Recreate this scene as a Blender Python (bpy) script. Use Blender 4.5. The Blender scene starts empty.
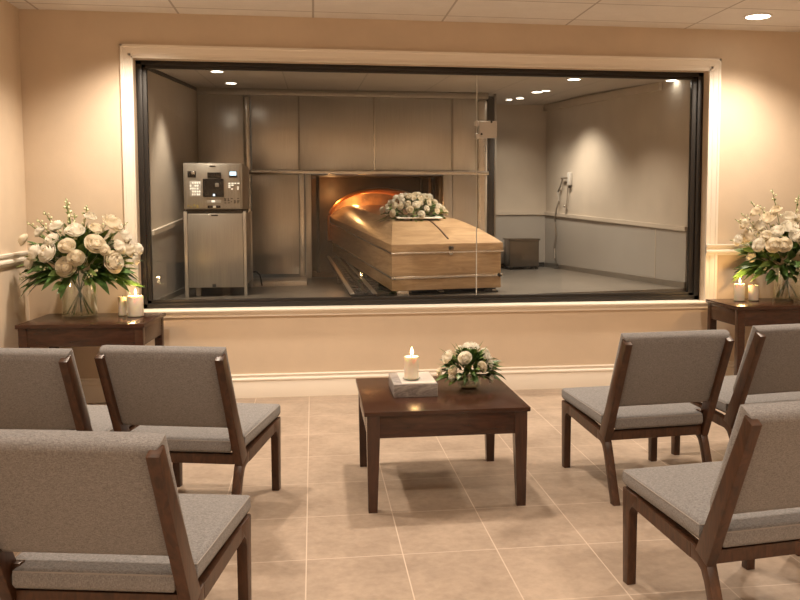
import bpy, bmesh, math, random
from mathutils import Vector, Matrix, Euler
PI = math.pi
S = bpy.context.scene
COL = S.collection
rnd = random.Random(7)

# ------------------------------------------------------------------ camera
F, YAW, PITCH, ROLL, SX, SY, D = 900.735, 0.146364, 0.077218, -0.000504, 45.908, -24.079, 6.1909
cy, sy, cp, sp = math.cos(YAW), math.sin(YAW), math.cos(PITCH), math.sin(PITCH)
CF = Vector((sy*cp, cy*cp, -sp)); _r = Vector((cy, -sy, 0)); _u = _r.cross(CF)
CR = _r*math.cos(ROLL) + _u*math.sin(ROLL); CU = -_r*math.sin(ROLL) + _u*math.cos(ROLL)
CAM = Vector((0, -D, 1.3))
cam_d = bpy.data.cameras.new('camera'); cam = bpy.data.objects.new('camera', cam_d); COL.objects.link(cam)
m3 = Matrix((CR, CU, -CF)).transposed()
cam.matrix_world = Matrix.Translation(CAM) @ m3.to_4x4()
cam_d.sensor_width = 36; cam_d.lens = F*36/800; cam_d.shift_x = -SX/800; cam_d.shift_y = SY/800
cam_d.clip_start = .05
S.camera = cam

def at(x, y, **k):                      # a pixel of the photo -> the point on the plane X=, Y= or Z=
    d = CF + CR*((x-400-SX)/F) - CU*((y-300-SY)/F)
    (a, v), = k.items(); i = 'XYZ'.index(a)
    return CAM + d*((v-CAM[i])/d[i])

# ------------------------------------------------------------------ materials
def mat(name):
    m = bpy.data.materials.new(name); m.use_nodes = True
    nt = m.node_tree; nt.nodes.clear()
    return m, nt.nodes, nt.links
def N(ns, t, **kw):
    n = ns.new(t)
    for k, v in kw.items():
        if k in n.inputs: n.inputs[k].default_value = v
        else: setattr(n, k, v)
    return n
def rgb(c): return (c[0], c[1], c[2], 1)
def plain(name, c, rough=.5, metal=0, noise=0, nscale=8, bump=0, bscale=60, coat=0, sss=0, stretch=(1,1,1), c2=None, aniso=0, detail=4, spec=.5):
    m, ns, L = mat(name)
    out = N(ns, 'ShaderNodeOutputMaterial'); b = N(ns, 'ShaderNodeBsdfPrincipled')
    b.inputs['Base Color'].default_value = rgb(c); b.inputs['Roughness'].default_value = rough
    b.inputs['Metallic'].default_value = metal; b.inputs['Specular IOR Level'].default_value = spec
    if coat: b.inputs['Coat Weight'].default_value = coat; b.inputs['Coat Roughness'].default_value = .15
    if aniso: b.inputs['Anisotropic'].default_value = aniso
    if sss:
        b.inputs['Subsurface Weight'].default_value = sss; b.inputs['Subsurface Radius'].default_value = (1, .6, .35); b.inputs['Subsurface Scale'].default_value = .02
    L.new(b.outputs[0], out.inputs[0])
    if noise or bump or c2:
        tc = N(ns, 'ShaderNodeTexCoord'); mp = N(ns, 'ShaderNodeMapping'); mp.inputs['Scale'].default_value = stretch
        L.new(tc.outputs['Object'], mp.inputs[0])
    if noise or c2:
        nz = N(ns, 'ShaderNodeTexNoise', Scale=nscale, Detail=detail, Roughness=.6); L.new(mp.outputs[0], nz.inputs['Vector'])
        r = N(ns, 'ShaderNodeValToRGB')
        d = c2 if c2 else tuple(max(0, v*(1-noise)) for v in c)
        e = c if c2 else tuple(min(1, v*(1+noise)) for v in c)
        r.color_ramp.elements[0].position = .32; r.color_ramp.elements[1].position = .68
        r.color_ramp.elements[0].color = rgb(d); r.color_ramp.elements[1].color = rgb(e)
        L.new(nz.outputs['Fac'], r.inputs[0]); L.new(r.outputs[0], b.inputs['Base Color'])
    if bump:
        n2 = N(ns, 'ShaderNodeTexNoise', Scale=bscale, Detail=3); L.new(mp.outputs[0], n2.inputs['Vector'])
        bp = N(ns, 'ShaderNodeBump', Strength=bump, Distance=.01); L.new(n2.outputs['Fac'], bp.inputs['Height']); L.new(bp.outputs[0], b.inputs['Normal'])
    return m
def emit(name, c, s):
    m, ns, L = mat(name); o = N(ns, 'ShaderNodeOutputMaterial'); e = N(ns, 'ShaderNodeEmission', Strength=s); e.inputs[0].default_value = rgb(c)
    L.new(e.outputs[0], o.inputs[0]); return m
def glassy(name, tint, f0=.04, rough=0.0, k=1.0):
    m, ns, L = mat(name); o = N(ns, 'ShaderNodeOutputMaterial')
    t = N(ns, 'ShaderNodeBsdfTransparent'); t.inputs[0].default_value = rgb(tint)
    g = N(ns, 'ShaderNodeBsdfGlossy', Roughness=rough); g.inputs[0].default_value = (1, 1, 1, 1)
    lw = N(ns, 'ShaderNodeLayerWeight', Blend=.5); mx = N(ns, 'ShaderNodeMixShader')
    pw = N(ns, 'ShaderNodeMath', operation='POWER'); pw.inputs[1].default_value = 4.0; L.new(lw.outputs['Facing'], pw.inputs[0])
    ma = N(ns, 'ShaderNodeMath', operation='MULTIPLY_ADD'); ma.inputs[1].default_value = k*.8; ma.inputs[2].default_value = f0; ma.use_clamp = True
    L.new(pw.outputs[0], ma.inputs[0]); L.new(ma.outputs[0], mx.inputs[0]); L.new(t.outputs[0], mx.inputs[1]); L.new(g.outputs[0], mx.inputs[2]); L.new(mx.outputs[0], o.inputs[0])
    return m
def petalmat(name, c, tr=.45):
    m, ns, L = mat(name); o = N(ns, 'ShaderNodeOutputMaterial'); d = N(ns, 'ShaderNodeBsdfDiffuse'); t = N(ns, 'ShaderNodeBsdfTranslucent'); mx = N(ns, 'ShaderNodeMixShader', Fac=tr)
    tc = N(ns, 'ShaderNodeTexCoord'); nz = N(ns, 'ShaderNodeTexNoise', Scale=3.0, Detail=3); L.new(tc.outputs['Object'], nz.inputs['Vector'])
    r = N(ns, 'ShaderNodeValToRGB'); r.color_ramp.elements[0].color = rgb(tuple(v*.93 for v in c)); r.color_ramp.elements[1].color = rgb(c); L.new(nz.outputs['Fac'], r.inputs[0])
    L.new(r.outputs[0], d.inputs[0]); L.new(r.outputs[0], t.inputs[0]); L.new(d.outputs[0], mx.inputs[1]); L.new(t.outputs[0], mx.inputs[2]); L.new(mx.outputs[0], o.inputs[0]); return m
def tiled(name, c, c2, grout, w, h, off, mortar, rough, nscale, bump=.0, coat=0):
    m, ns, L = mat(name); out = N(ns, 'ShaderNodeOutputMaterial'); b = N(ns, 'ShaderNodeBsdfPrincipled', Roughness=rough)
    tc = N(ns, 'ShaderNodeTexCoord'); mp = N(ns, 'ShaderNodeMapping'); mp.inputs['Location'].default_value = (off[0], off[1], 0)
    L.new(tc.outputs['Object'], mp.inputs[0])
    br = N(ns, 'ShaderNodeTexBrick', Scale=1.0); br.offset = 0; br.squash = 1
    br.inputs['Brick Width'].default_value = w; br.inputs['Row Height'].default_value = h; br.inputs['Mortar Size'].default_value = mortar
    br.inputs['Mortar Smooth'].default_value = .3; br.inputs['Bias'].default_value = 0
    br.inputs['Color1'].default_value = (.35,.35,.35,1); br.inputs['Color2'].default_value = (.65,.65,.65,1)
    L.new(mp.outputs[0], br.inputs['Vector'])
    nz = N(ns, 'ShaderNodeTexNoise', Scale=nscale, Detail=7, Roughness=.66); L.new(tc.outputs['Object'], nz.inputs['Vector'])
    n2 = N(ns, 'ShaderNodeTexNoise', Scale=nscale*9, Detail=4, Roughness=.6); L.new(tc.outputs['Object'], n2.inputs['Vector'])
    a1 = N(ns, 'ShaderNodeMath', operation='MULTIPLY_ADD'); a1.inputs[1].default_value = .45; L.new(n2.outputs['Fac'], a1.inputs[0])
    L.new(nz.outputs['Fac'], a1.inputs[2])
    a2 = N(ns, 'ShaderNodeMath', operation='MULTIPLY_ADD'); a2.inputs[1].default_value = .16; L.new(br.outputs['Color'], a2.inputs[0]); L.new(a1.outputs[0], a2.inputs[2])
    r = N(ns, 'ShaderNodeValToRGB'); r.color_ramp.elements[0].position = .6; r.color_ramp.elements[1].position = 1.0
    r.color_ramp.elements[0].color = rgb(c2); r.color_ramp.elements[1].color = rgb(c); L.new(a2.outputs[0], r.inputs[0])
    mx = N(ns, 'ShaderNodeMix', data_type='RGBA'); L.new(br.outputs['Fac'], mx.inputs['Factor'])
    L.new(r.outputs[0], mx.inputs[6]); mx.inputs[7].default_value = rgb(grout); L.new(mx.outputs[2], b.inputs['Base Color'])
    if coat: b.inputs['Coat Weight'].default_value = coat; b.inputs['Coat Roughness'].default_value = .25
    if bump:
        bp = N(ns, 'ShaderNodeBump', Strength=bump, Distance=.004); bp.invert = True; L.new(br.outputs['Fac'], bp.inputs['Height']); L.new(bp.outputs[0], b.inputs['Normal'])
    L.new(b.outputs[0], out.inputs[0]); return m
def fabric(name, c, c2):
    m, ns, L = mat(name); out = N(ns, 'ShaderNodeOutputMaterial'); b = N(ns, 'ShaderNodeBsdfPrincipled', Roughness=.95)
    b.inputs['Specular IOR Level'].default_value = .15; b.inputs['Sheen Weight'].default_value = .15
    tc = N(ns, 'ShaderNodeTexCoord'); outs = []
    for sc in ((130, 130, 520), (520, 520, 130)):
        mp = N(ns, 'ShaderNodeMapping'); mp.inputs['Scale'].default_value = sc; L.new(tc.outputs['Object'], mp.inputs[0])
        nz = N(ns, 'ShaderNodeTexNoise', Scale=1.0, Detail=2, Roughness=.6); L.new(mp.outputs[0], nz.inputs['Vector']); outs.append(nz)
    ad = N(ns, 'ShaderNodeMath', operation='ADD'); L.new(outs[0].outputs['Fac'], ad.inputs[0]); L.new(outs[1].outputs['Fac'], ad.inputs[1])
    hv = N(ns, 'ShaderNodeMath', operation='MULTIPLY'); hv.inputs[1].default_value = .5; L.new(ad.outputs[0], hv.inputs[0])
    r = N(ns, 'ShaderNodeValToRGB'); r.color_ramp.elements[0].position = .34; r.color_ramp.elements[1].position = .66
    r.color_ramp.elements[0].color = rgb(c2); r.color_ramp.elements[1].color = rgb(c); L.new(hv.outputs[0], r.inputs[0]); L.new(r.outputs[0], b.inputs['Base Color'])
    bp = N(ns, 'ShaderNodeBump', Strength=.25, Distance=.001); L.new(ad.outputs[0], bp.inputs['Height']); L.new(bp.outputs[0], b.inputs['Normal'])
    L.new(b.outputs[0], out.inputs[0]); return m
def wood(name, c, c2, rough, stretch, scale=1.0, coat=0, dist=1.2, bump=.04):
    m, ns, L = mat(name); out = N(ns, 'ShaderNodeOutputMaterial'); b = N(ns, 'ShaderNodeBsdfPrincipled', Roughness=rough)
    if coat: b.inputs['Coat Weight'].default_value = coat; b.inputs['Coat Roughness'].default_value = .12
    tc = N(ns, 'ShaderNodeTexCoord'); mp = N(ns, 'ShaderNodeMapping'); mp.inputs['Scale'].default_value = stretch; L.new(tc.outputs['Object'], mp.inputs[0])
    nz = N(ns, 'ShaderNodeTexNoise', Scale=scale, Detail=6, Roughness=.62, Distortion=dist); L.new(mp.outputs[0], nz.inputs['Vector'])
    r = N(ns, 'ShaderNodeValToRGB'); r.color_ramp.elements[0].position = .34; r.color_ramp.elements[1].position = .68
    r.color_ramp.elements[0].color = rgb(c2); r.color_ramp.elements[1].color = rgb(c); L.new(nz.outputs['Fac'], r.inputs[0]); L.new(r.outputs[0], b.inputs['Base Color'])
    bp = N(ns, 'ShaderNodeBump', Strength=bump, Distance=.01); L.new(nz.outputs['Fac'], bp.inputs['Height']); L.new(bp.outputs[0], b.inputs['Normal'])
    L.new(b.outputs[0], out.inputs[0]); return m

M = dict(
    wall=plain('plaster_beige', (.66, .545, .42), .8, noise=.04, nscale=3, bump=.05, bscale=90),
    trim=plain('trim_paint', (.85, .79, .70), .42),
    ceil=tiled('ceiling_tiles', (.80, .77, .74), (.74, .71, .68), (.46, .42, .39), .87, .49, (.853, .185), .008, .9, 6),
    floor=tiled('floor_tiles', (.455, .36, .285), (.285, .22, .17), (.58, .48, .395), .3574, .4622, (.0384, 2.9187), .0026, .42, 3.2, .25),
    fabric=fabric('grey_fabric', (.305, .298, .30), (.135, .132, .137)),
    piping=plain('grey_piping', (.30, .28, .265), .9),
    walnut=wood('walnut_stain', (.085, .035, .016), (.030, .012, .005), .38, (6, 6, 1.5), 6),
    mahog=wood('mahogany_stain', (.056, .020, .010), (.028, .010, .005), .27, (2, 14, 14), 3, coat=.06),
    black=plain('bronze_black_metal', (.030, .027, .025), .38, .4),
    glass=glassy('window_glass', (.97, .975, .965), .022, 0, .35),
    edge=plain('pane_edge', (.62, .62, .58), .4),
    vglass=glassy('vase_glass', (.93, .945, .92), .10, .02, 1.1),
    water=glassy('vase_water', (.97, .975, .95), .02, 0, .4),
    steel=plain('brushed_steel', (.62, .59, .55), .34, .82, noise=.07, nscale=3, stretch=(60, 60, 1.2), bump=.02, bscale=4, aniso=.4),
    steel2=plain('brushed_steel_dark', (.36, .335, .30), .40, .75, noise=.1, nscale=3, stretch=(40, 40, 1.2)),
    steel3=plain('brushed_steel_mid', (.42, .395, .36), .36, .8, noise=.10, nscale=3, stretch=(60, 60, 1.2), bump=.02, bscale=4),
    bright=plain('polished_steel', (.72, .69, .65), .25, .95),
    dark=plain('dark_metal', (.022, .019, .017), .55, .2),
    soot=plain('sooty_refractory', (.07, .038, .021), .6, noise=.5, nscale=5),
    brick=plain('fire_lining', (.45, .24, .11), .3, .5, noise=.5, nscale=5),
    copper=plain('copper_rim', (.80, .38, .14), .3, .8),
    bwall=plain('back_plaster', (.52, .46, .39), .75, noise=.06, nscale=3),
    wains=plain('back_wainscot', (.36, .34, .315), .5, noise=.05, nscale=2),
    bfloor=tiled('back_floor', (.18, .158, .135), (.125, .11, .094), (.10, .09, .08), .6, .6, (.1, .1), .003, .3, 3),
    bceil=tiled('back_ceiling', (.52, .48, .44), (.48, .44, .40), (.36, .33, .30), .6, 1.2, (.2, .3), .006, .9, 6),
    oak=wood('light_oak', (.56, .385, .225), (.37, .235, .13), .36, (1.6, 1.3, 13), 2.6, coat=.25, dist=1.2),
    petal=petalmat('ivory_petal', (.95, .92, .84)),
    petal2=petalmat('cream_petal', (.93, .87, .74)),
    heart=plain('rose_heart', (.80, .68, .45), .7),
    leaf=plain('dark_leaf', (.060, .125, .030), .42, noise=.45, nscale=30),
    leaf2=plain('fresh_leaf', (.15, .23, .06), .5, noise=.35, nscale=30),
    stem=plain('green_stem', (.07, .12, .035), .5),
    bud=plain('green_white_bud', (.72, .72, .48), .6),
    wax=plain('ivory_wax', (.93, .86, .72), .5, sss=.5),
    wick=plain('charred_wick', (.02, .015, .01), .9),
    flame=emit('flame', (1, .72, .35), 9),
    lamp=emit('lamp_lens', (1, .86, .66), 14),
    lampb=emit('lamp_lens_back', (1, .90, .76), 9),
    marble=wood('grey_marble', (.47, .45, .45), (.20, .19, .195), .3, (3, 3, 9), 3, dist=3, bump=0),
    marblel=plain('pale_marble', (.66, .63, .60), .3, noise=.08, nscale=9),
    screen=plain('dark_screen', (.012, .012, .013), .12),
    lcd=emit('lit_lcd', (.70, .90, 1), 1.6),
    keys=emit('lit_keys', (1, .82, .60), 1.1),
    yellow=plain('yellow_marks', (.50, .38, .10), .6),
    white=plain('white_card', (.85, .82, .76), .6),
    rubber=plain('black_rubber', (.02, .02, .02), .7),
    grey=plain('grey_plastic', (.52, .50, .47), .5),
    bin=plain('bin_metal', (.13, .11, .09), .3, .75, noise=.2, nscale=4),
)

# ------------------------------------------------------------------ mesh builder
class MB:
    def __init__(s): s.bm = bmesh.new(); s.mi = 0
    def _mark(s, faces):
        for f in faces: f.material_index = s.mi
    def box(s, lo, hi, bev=0, rot=None, seg=2):
        c = [(a+b)/2 for a, b in zip(lo, hi)]; d = [abs(b-a) for a, b in zip(lo, hi)]
        n0 = len(s.bm.faces)
        g = bmesh.ops.create_cube(s.bm, size=1, matrix=Matrix.Translation(c) @ (rot.to_4x4() if rot else Matrix()) @ Matrix.Diagonal((*d, 1)))
        vs = g['verts']; fs = list({f for v in vs for f in v.link_faces})
        s._mark(fs)
        if bev:
            es = list({e for v in vs for e in v.link_edges})
            r = bmesh.ops.bevel(s.bm, geom=es, offset=min(bev, min(d)*.49), segments=seg, affect='EDGES', profile=.5, clamp_overlap=True)
            s._mark(r['faces'])
        return s
    def poly(s, pts):
        f = s.bm.faces.new([s.bm.verts.new(p) for p in pts]); s._mark([f]); return s
    def prism(s, pts2, a, b, fn, bev=0):        # 2-D outline extruded between a and b; fn(p, q, depth) -> xyz
        v0 = [s.bm.verts.new(fn(p, q, a)) for p, q in pts2]; v1 = [s.bm.verts.new(fn(p, q, b)) for p, q in pts2]
        n = len(pts2); fs = [s.bm.faces.new(v0), s.bm.faces.new(v1[::-1])]
        for i in range(n):
            j = (i+1) % n; fs.append(s.bm.faces.new([v0[j], v0[i], v1[i], v1[j]]))
        s._mark(fs); bmesh.ops.recalc_face_normals(s.bm, faces=fs)
        if bev:
            es = list({e for f in fs[:2] for e in f.edges})
            r = bmesh.ops.bevel(s.bm, geom=es, offset=bev, segments=2, affect='EDGES', profile=.5, clamp_overlap=True); s._mark(r['faces'])
        return s
    def grid(s, fn, nu, nv, cu=False):
        vs = [[s.bm.verts.new(fn(i/nu, j/nv)) for j in range(nv+1)] for i in range(nu if cu else nu+1)]
        fs = []
        for i in range(nu):
            for j in range(nv):
                k = (i+1) % nu if cu else i+1
                try: fs.append(s.bm.faces.new([vs[i][j], vs[k][j], vs[k][j+1], vs[i][j+1]]))
                except ValueError: pass
        s._mark(fs); return s
    def tube(s, pts, r, seg=8, cap=True):
        pts = [Vector(p) for p in pts]; rings = []
        for i, p in enumerate(pts):
            t = (pts[min(i+1, len(pts)-1)] - pts[max(i-1, 0)]).normalized()
            a = t.cross(Vector((0, 0, 1)) if abs(t.z) < .95 else Vector((1, 0, 0))).normalized(); b = t.cross(a)
            rr = r(i/(len(pts)-1)) if callable(r) else r
            rings.append([s.bm.verts.new(p + a*math.cos(2*PI*k/seg)*rr + b*math.sin(2*PI*k/seg)*rr) for k in range(seg)])
        fs = []
        for A, B in zip(rings, rings[1:]):
            for k in range(seg):
                l = (k+1) % seg; fs.append(s.bm.faces.new([A[k], A[l], B[l], B[k]]))
        if cap: fs.append(s.bm.faces.new(rings[0][::-1])); fs.append(s.bm.faces.new(rings[-1]))
        s._mark(fs); bmesh.ops.recalc_face_normals(s.bm, faces=fs); return s
    def lathe(s, prof, seg=24, c=(0, 0, 0)):
        rings = []
        for r, z in prof:
            if r < 1e-6: rings.append([s.bm.verts.new((c[0], c[1], c[2]+z))])
            else: rings.append([s.bm.verts.new((c[0]+r*math.cos(2*PI*k/seg), c[1]+r*math.sin(2*PI*k/seg), c[2]+z)) for k in range(seg)])
        fs = []
        for A, B in zip(rings, rings[1:]):
            for k in range(seg):
                l = (k+1) % seg
                q = [A[k % len(A)], A[l % len(A)], B[l % len(B)], B[k % len(B)]]; u = []
                for v in q:
                    if v not in u: u.append(v)
                if len(u) > 2: fs.append(s.bm.faces.new(u))
        s._mark(fs); bmesh.ops.recalc_face_normals(s.bm, faces=fs); return s
    def sphere(s, c, r, u=10, v=7, sc=(1, 1, 1)):
        g = bmesh.ops.create_uvsphere(s.bm, u_segments=u, v_segments=v, radius=r, matrix=Matrix.Translation(c) @ Matrix.Diagonal((*sc, 1)))
        s._mark({f for w in g['verts'] for f in w.link_faces}); return s
    def mesh(s, name, mats, smooth=True, ang=40):
        me = bpy.data.meshes.new(name)
        s.bm.normal_update()
        if smooth:
            for f in s.bm.faces: f.smooth = True
            for e in s.bm.edges:
                if len(e.link_faces) == 2 and e.calc_face_angle(0) > math.radians(ang): e.smooth = False
        s.bm.to_mesh(me); s.bm.free()
        for m in (mats if isinstance(mats, (list, tuple)) else [mats]): me.materials.append(m)
        return me
    def build(s, name, mats, parent=None, smooth=True, ang=40, origin=None):
        if origin is not None:
            bmesh.ops.translate(s.bm, verts=s.bm.verts, vec=-Vector(origin))
        o = bpy.data.objects.new(name, s.mesh(name, mats, smooth, ang)); COL.objects.link(o)
        if origin is not None: o.location = origin
        if parent: o.parent = parent
        return o
def box(lo, hi, bev=0): return MB().box(lo, hi, bev, seg=6 if bev > .02 else 2)
def put(name, me, parent=None, loc=(0, 0, 0), rot=None, sc=1):
    o = bpy.data.objects.new(name, me); COL.objects.link(o); o.location = loc
    if rot: o.rotation_euler = rot
    o.scale = (sc, sc, sc) if not isinstance(sc, tuple) else sc
    if parent: o.parent = parent
    return o
def tag(o, label=None, cat=None, group=None, kind=None):
    if label: o['label'] = label
    if cat: o['category'] = cat
    if group: o['group'] = group
    if kind: o['kind'] = kind
    return o
def thing(name, label, cat, loc=(0, 0, 0), rz=0, group=None):
    o = bpy.data.objects.new(name, None); COL.objects.link(o); o.location = loc; o.rotation_euler = (0, 0, rz); o.empty_display_size = .1
    return tag(o, label, cat, group)
def struct(o, label=None, cat=None): return tag(o, label, cat, kind='structure')
def copy_tree(o, parent=None):
    c = o.copy(); COL.objects.link(c)
    if parent: c.parent = parent
    for ch in list(o.children): copy_tree(ch, c)
    return c
def spot(loc, energy, col, size=100, blend=.6, r=.05, target=None):
    l = bpy.data.lights.new('lamp_light', 'SPOT'); l.energy = energy; l.color = col; l.spot_size = math.radians(size); l.spot_blend = blend; l.shadow_soft_size = r
    o = bpy.data.objects.new('lamp_light', l); COL.objects.link(o); o.location = loc
    if target: o.rotation_euler = (Vector(target)-Vector(loc)).to_track_quat('-Z', 'Y').to_euler()
    return o
def point(loc, energy, col, r=.02):
    l = bpy.data.lights.new('flame_and_fill_light', 'POINT'); l.energy = energy; l.color = col; l.shadow_soft_size = r
    o = bpy.data.objects.new('flame_and_fill_light', l); COL.objects.link(o); o.location = loc; return o

# ------------------------------------------------------------------ viewing room shell
H = 2.5556; LX, RX, BY = -1.84, 3.95, -8.2
X0, X1, Z0, Z1 = -1.146, 2.812, .600, 2.262            # the window opening in the wall
WT = .16
struct(box((LX-.1, BY-.1, -.1), (RX+.1, 0.0, 0)).build('floor', M['floor'], smooth=False), 'beige square stone tile floor of the viewing room', 'floor')
struct(box((LX-.1, BY-.1, H), (RX+.1, .3, H+.1)).build('ceiling', M['ceil'], smooth=False), 'pale tiled ceiling of the viewing room', 'ceiling')
struct(box((LX-.1, BY, 0), (LX, WT, H)).build('wall_left', M['wall'], smooth=False), 'beige wall at the left edge beside the flowers', 'wall')
struct(box((RX, BY, 0), (RX+.1, WT, H)).build('wall_right', M['wall'], smooth=False), 'beige wall closing the right side of the viewing room', 'wall')
struct(box((LX-.1, BY-.1, 0), (RX+.1, BY, H)).build('wall_back', M['wall'], smooth=False), 'beige wall behind the viewer', 'wall')
w = MB(); w.box((LX, 0, 0), (X0, WT, H)); w.box((X1, 0, 0), (RX, WT, H)); w.box((X0, 0, 0), (X1, WT, Z0)); w.box((X0, 0, Z1), (X1, WT, H))
struct(w.build('wall_front', M['wall'], smooth=False), 'beige wall holding the wide viewing window', 'wall')

def profile(name, path, prof, m, label, cat):           # moulding: outline (out, up) swept along a straight run
    mb = MB()
    for (a, b, nrm, up) in path:
        a, b, nrm, up = map(Vector, (a, b, nrm, up))
        mb.prism(prof, 0, 1, lambda p, q, t, a=a, b=b, nrm=nrm, up=up: a.lerp(b, t) + nrm*p + up*q)
    return struct(mb.build(name, m, ang=25), label, cat)
BB = [(0, 0), (.016, 0), (.016, .105), (.013, .112), (.020, .120), (.020, .128), (.010, .140), (.012, .150), (.016, .155), (.012, .162), (0, .162)]
FN, LN, RN, U = (0, -1, 0), (1, 0, 0), (-1, 0, 0), (0, 0, 1)
profile('baseboard_front', [((LX, 0, 0), (RX, 0, 0), FN, U)], BB, M['trim'], 'cream moulded baseboard under the viewing window', 'baseboard')
profile('baseboard_left', [((LX, BY, 0), (LX, 0, 0), LN, U)], BB, M['trim'], 'cream moulded baseboard along the left wall', 'baseboard')
profile('baseboard_right', [((RX, BY, 0), (RX, 0, 0), RN, U)], BB, M['trim'], 'cream moulded baseboard along the right wall', 'baseboard')
RL = [(0, 0), (.012, 0), (.014, .012), (.024, .022), (.024, .034), (.016, .044), (.016, .056), (.026, .064), (.028, .076), (0, .080)]
CXL, CXR, CZT = -1.222, 2.895, 2.3476
profile('trim_1', [((LX, 0, .935), (CXL-.01, 0, .935), FN, U)], RL, M['trim'], 'cream chair rail behind the left flowers', 'chair rail')
profile('trim_2', [((X1, -.012, .945), (RX, -.012, .945), FN, U)], RL, M['trim'], 'cream chair rail behind the right flowers', 'chair rail')
profile('trim_3', [((LX, BY, .935), (LX, 0, .935), LN, U)], RL, M['trim'], 'cream chair rail on the left wall', 'chair rail')
# casing around the window (outer edge thick, a bead, an inner lip)
CW = [(.0, 0), (.030, 0), (.030, .014), (.024, .020), (.020, .050), (.016, .056), (.016, .070), (.022, .074), (.022, .086), (0, .086)]
def casing(t): return [(p, q*t/.086) for p, q in CW]
profile('trim_4', [((CXL, 0, Z0), (CXL, 0, CZT), FN, (1, 0, 0))], casing(X0-CXL), M['trim'], 'cream casing along the left side of the viewing window', 'window casing')
profile('trim_5', [((CXR, 0, Z0), (CXR, 0, CZT), FN, (-1, 0, 0))], casing(CXR-X1), M['trim'], 'cream casing along the right side of the viewing window', 'window casing')
profile('trim_6', [((CXL, 0, CZT), (CXR, 0, CZT), FN, (0, 0, -1))], casing(CZT-Z1), M['trim'], 'cream casing across the top of the viewing window', 'window casing')
SL = [(-WT+.02, 0), (.040, 0), (.046, -.006), (.046, -.014), (.040, -.02), (.022, -.024), (.018, -.032), (.018, -.052), (0, -.056)]
profile('trim_7', [((CXL-.02, 0, Z0+.012), (CXR-.02, 0, Z0+.012), FN, U)], SL, M['trim'], 'cream window sill under the viewing window', 'window sill')
# panel moulding low on the wall beside the right casing
profile('trim_8', [((CXR+.0, 0, .162), (CXR+.0, 0, .94), FN, (1, 0, 0))], [(0, 0), (.010, .002), (.012, .008), (.006, .014), (0, .016)], M['trim'], 'thin cream panel moulding below the right chair rail', 'panel moulding')

# the window: black frame, two panes with a joint, a metal patch fitting
win = thing('window_1', 'wide black-framed viewing window onto the cremation room', 'window', ((X0+X1)/2, .11, Z0)); win['kind'] = 'structure'
def wl(p): return Vector(p)-win.location
FB = Z0+.012
fr = MB()
FWL, FWR, FWT, FWB = .066, .080, .048, .056
def bar(lo, hi): fr.box(wl(lo), wl(hi), .004)
bar((X0, .075, FB), (X0+FWL*.6, .145, Z1)); bar((X1-FWR*.55, .075, FB), (X1, .145, Z1)); bar((X0, .075, Z1-FWT*.6), (X1, .145, Z1)); bar((X0, .075, FB), (X1, .145, FB+FWB*.6))
bar((X0+.01, .092, FB), (X0+FWL, .13, Z1)); bar((X1-FWR, .092, FB), (X1-.01, .13, Z1)); bar((X0, .092, Z1-FWT), (X1, .13, Z1-.01)); bar((X0, .092, FB+.01), (X1, .13, FB+FWB))
fr.build('window_frame', M['black'], win)
JX = at(476.5, 200, Y=.11).x
box(wl((X0+FWL*.8, .106, FB+.03)), wl((JX-.003, .114, Z1-.03))).build('pane', M['glass'], win, smooth=False)
box(wl((JX+.003, .106, FB+.03)), wl((X1-FWR*.8, .114, Z1-.03))).build('pane', M['glass'], win, smooth=False)
box(wl((JX-.003, .1055, FB+.03)), wl((JX+.003, .1145, Z1-.03))).build('pane_joint', M['edge'], win, smooth=False)
pf = MB(); a, b = at(477, 121, Y=.10), at(496.5, 138, Y=.10)
pf.box(wl((a.x+.015, .085, b.z)), wl((b.x, .135, a.z)), .006); pf.box(wl((a.x-.012, .09, b.z-.006)), wl((a.x+.02, .13, b.z+.03)), .006); pf.box(wl((a.x-.012, .09, a.z-.035)), wl((a.x+.02, .13, a.z)), .006)
pfo = pf.build('patch_fitting', M['grey'], win); tag(pfo, 'small steel clamp on the glass joint')
sc = MB()
for dx, dz in ((.03, .025), (.10, .11)): sc.tube([wl((a.x+dx, .082, b.z+dz)), wl((a.x+dx, .09, b.z+dz))], .008, 8)
sc.build('screw', M['dark'], pfo)
pfo.matrix_parent_inverse = Matrix(); 

# ------------------------------------------------------------------ cremation room shell
def fz(x): return .635 + .02*x                          # its floor drains a little to the left
LW0, LW1 = Vector((-1.09, WT)), Vector((-.985, 1.9))    # left wall run
RW0, RW1 = Vector((2.745, WT)), Vector((2.358, 2.8))    # right wall run
def cz(y): return 2.238 + .082*(y-WT)/1.74 if y < 1.9 else 2.32
bf = MB(); pts = [(-1.09, WT), (2.745, WT), (2.745, 2.9), (-1.09, 2.9)]
bf.prism(pts, -.12, 0, lambda p, q, t: (p, q, fz(p)+t)); struct(bf.build('floor.001', M['bfloor'], smooth=False), 'grey-brown floor of the cremation room behind the glass', 'floor')
bc = MB(); bc.prism([(WT, cz(WT)), (1.9, cz(1.9)), (2.9, 2.32), (2.9, 2.42), (WT, 2.42)], -1.2, 2.9, lambda p, q, t: (t, p, q))
struct(bc.build('ceiling.001', M['bceil'], smooth=False), 'dim tiled ceiling of the cremation room behind the glass', 'ceiling')
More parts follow.
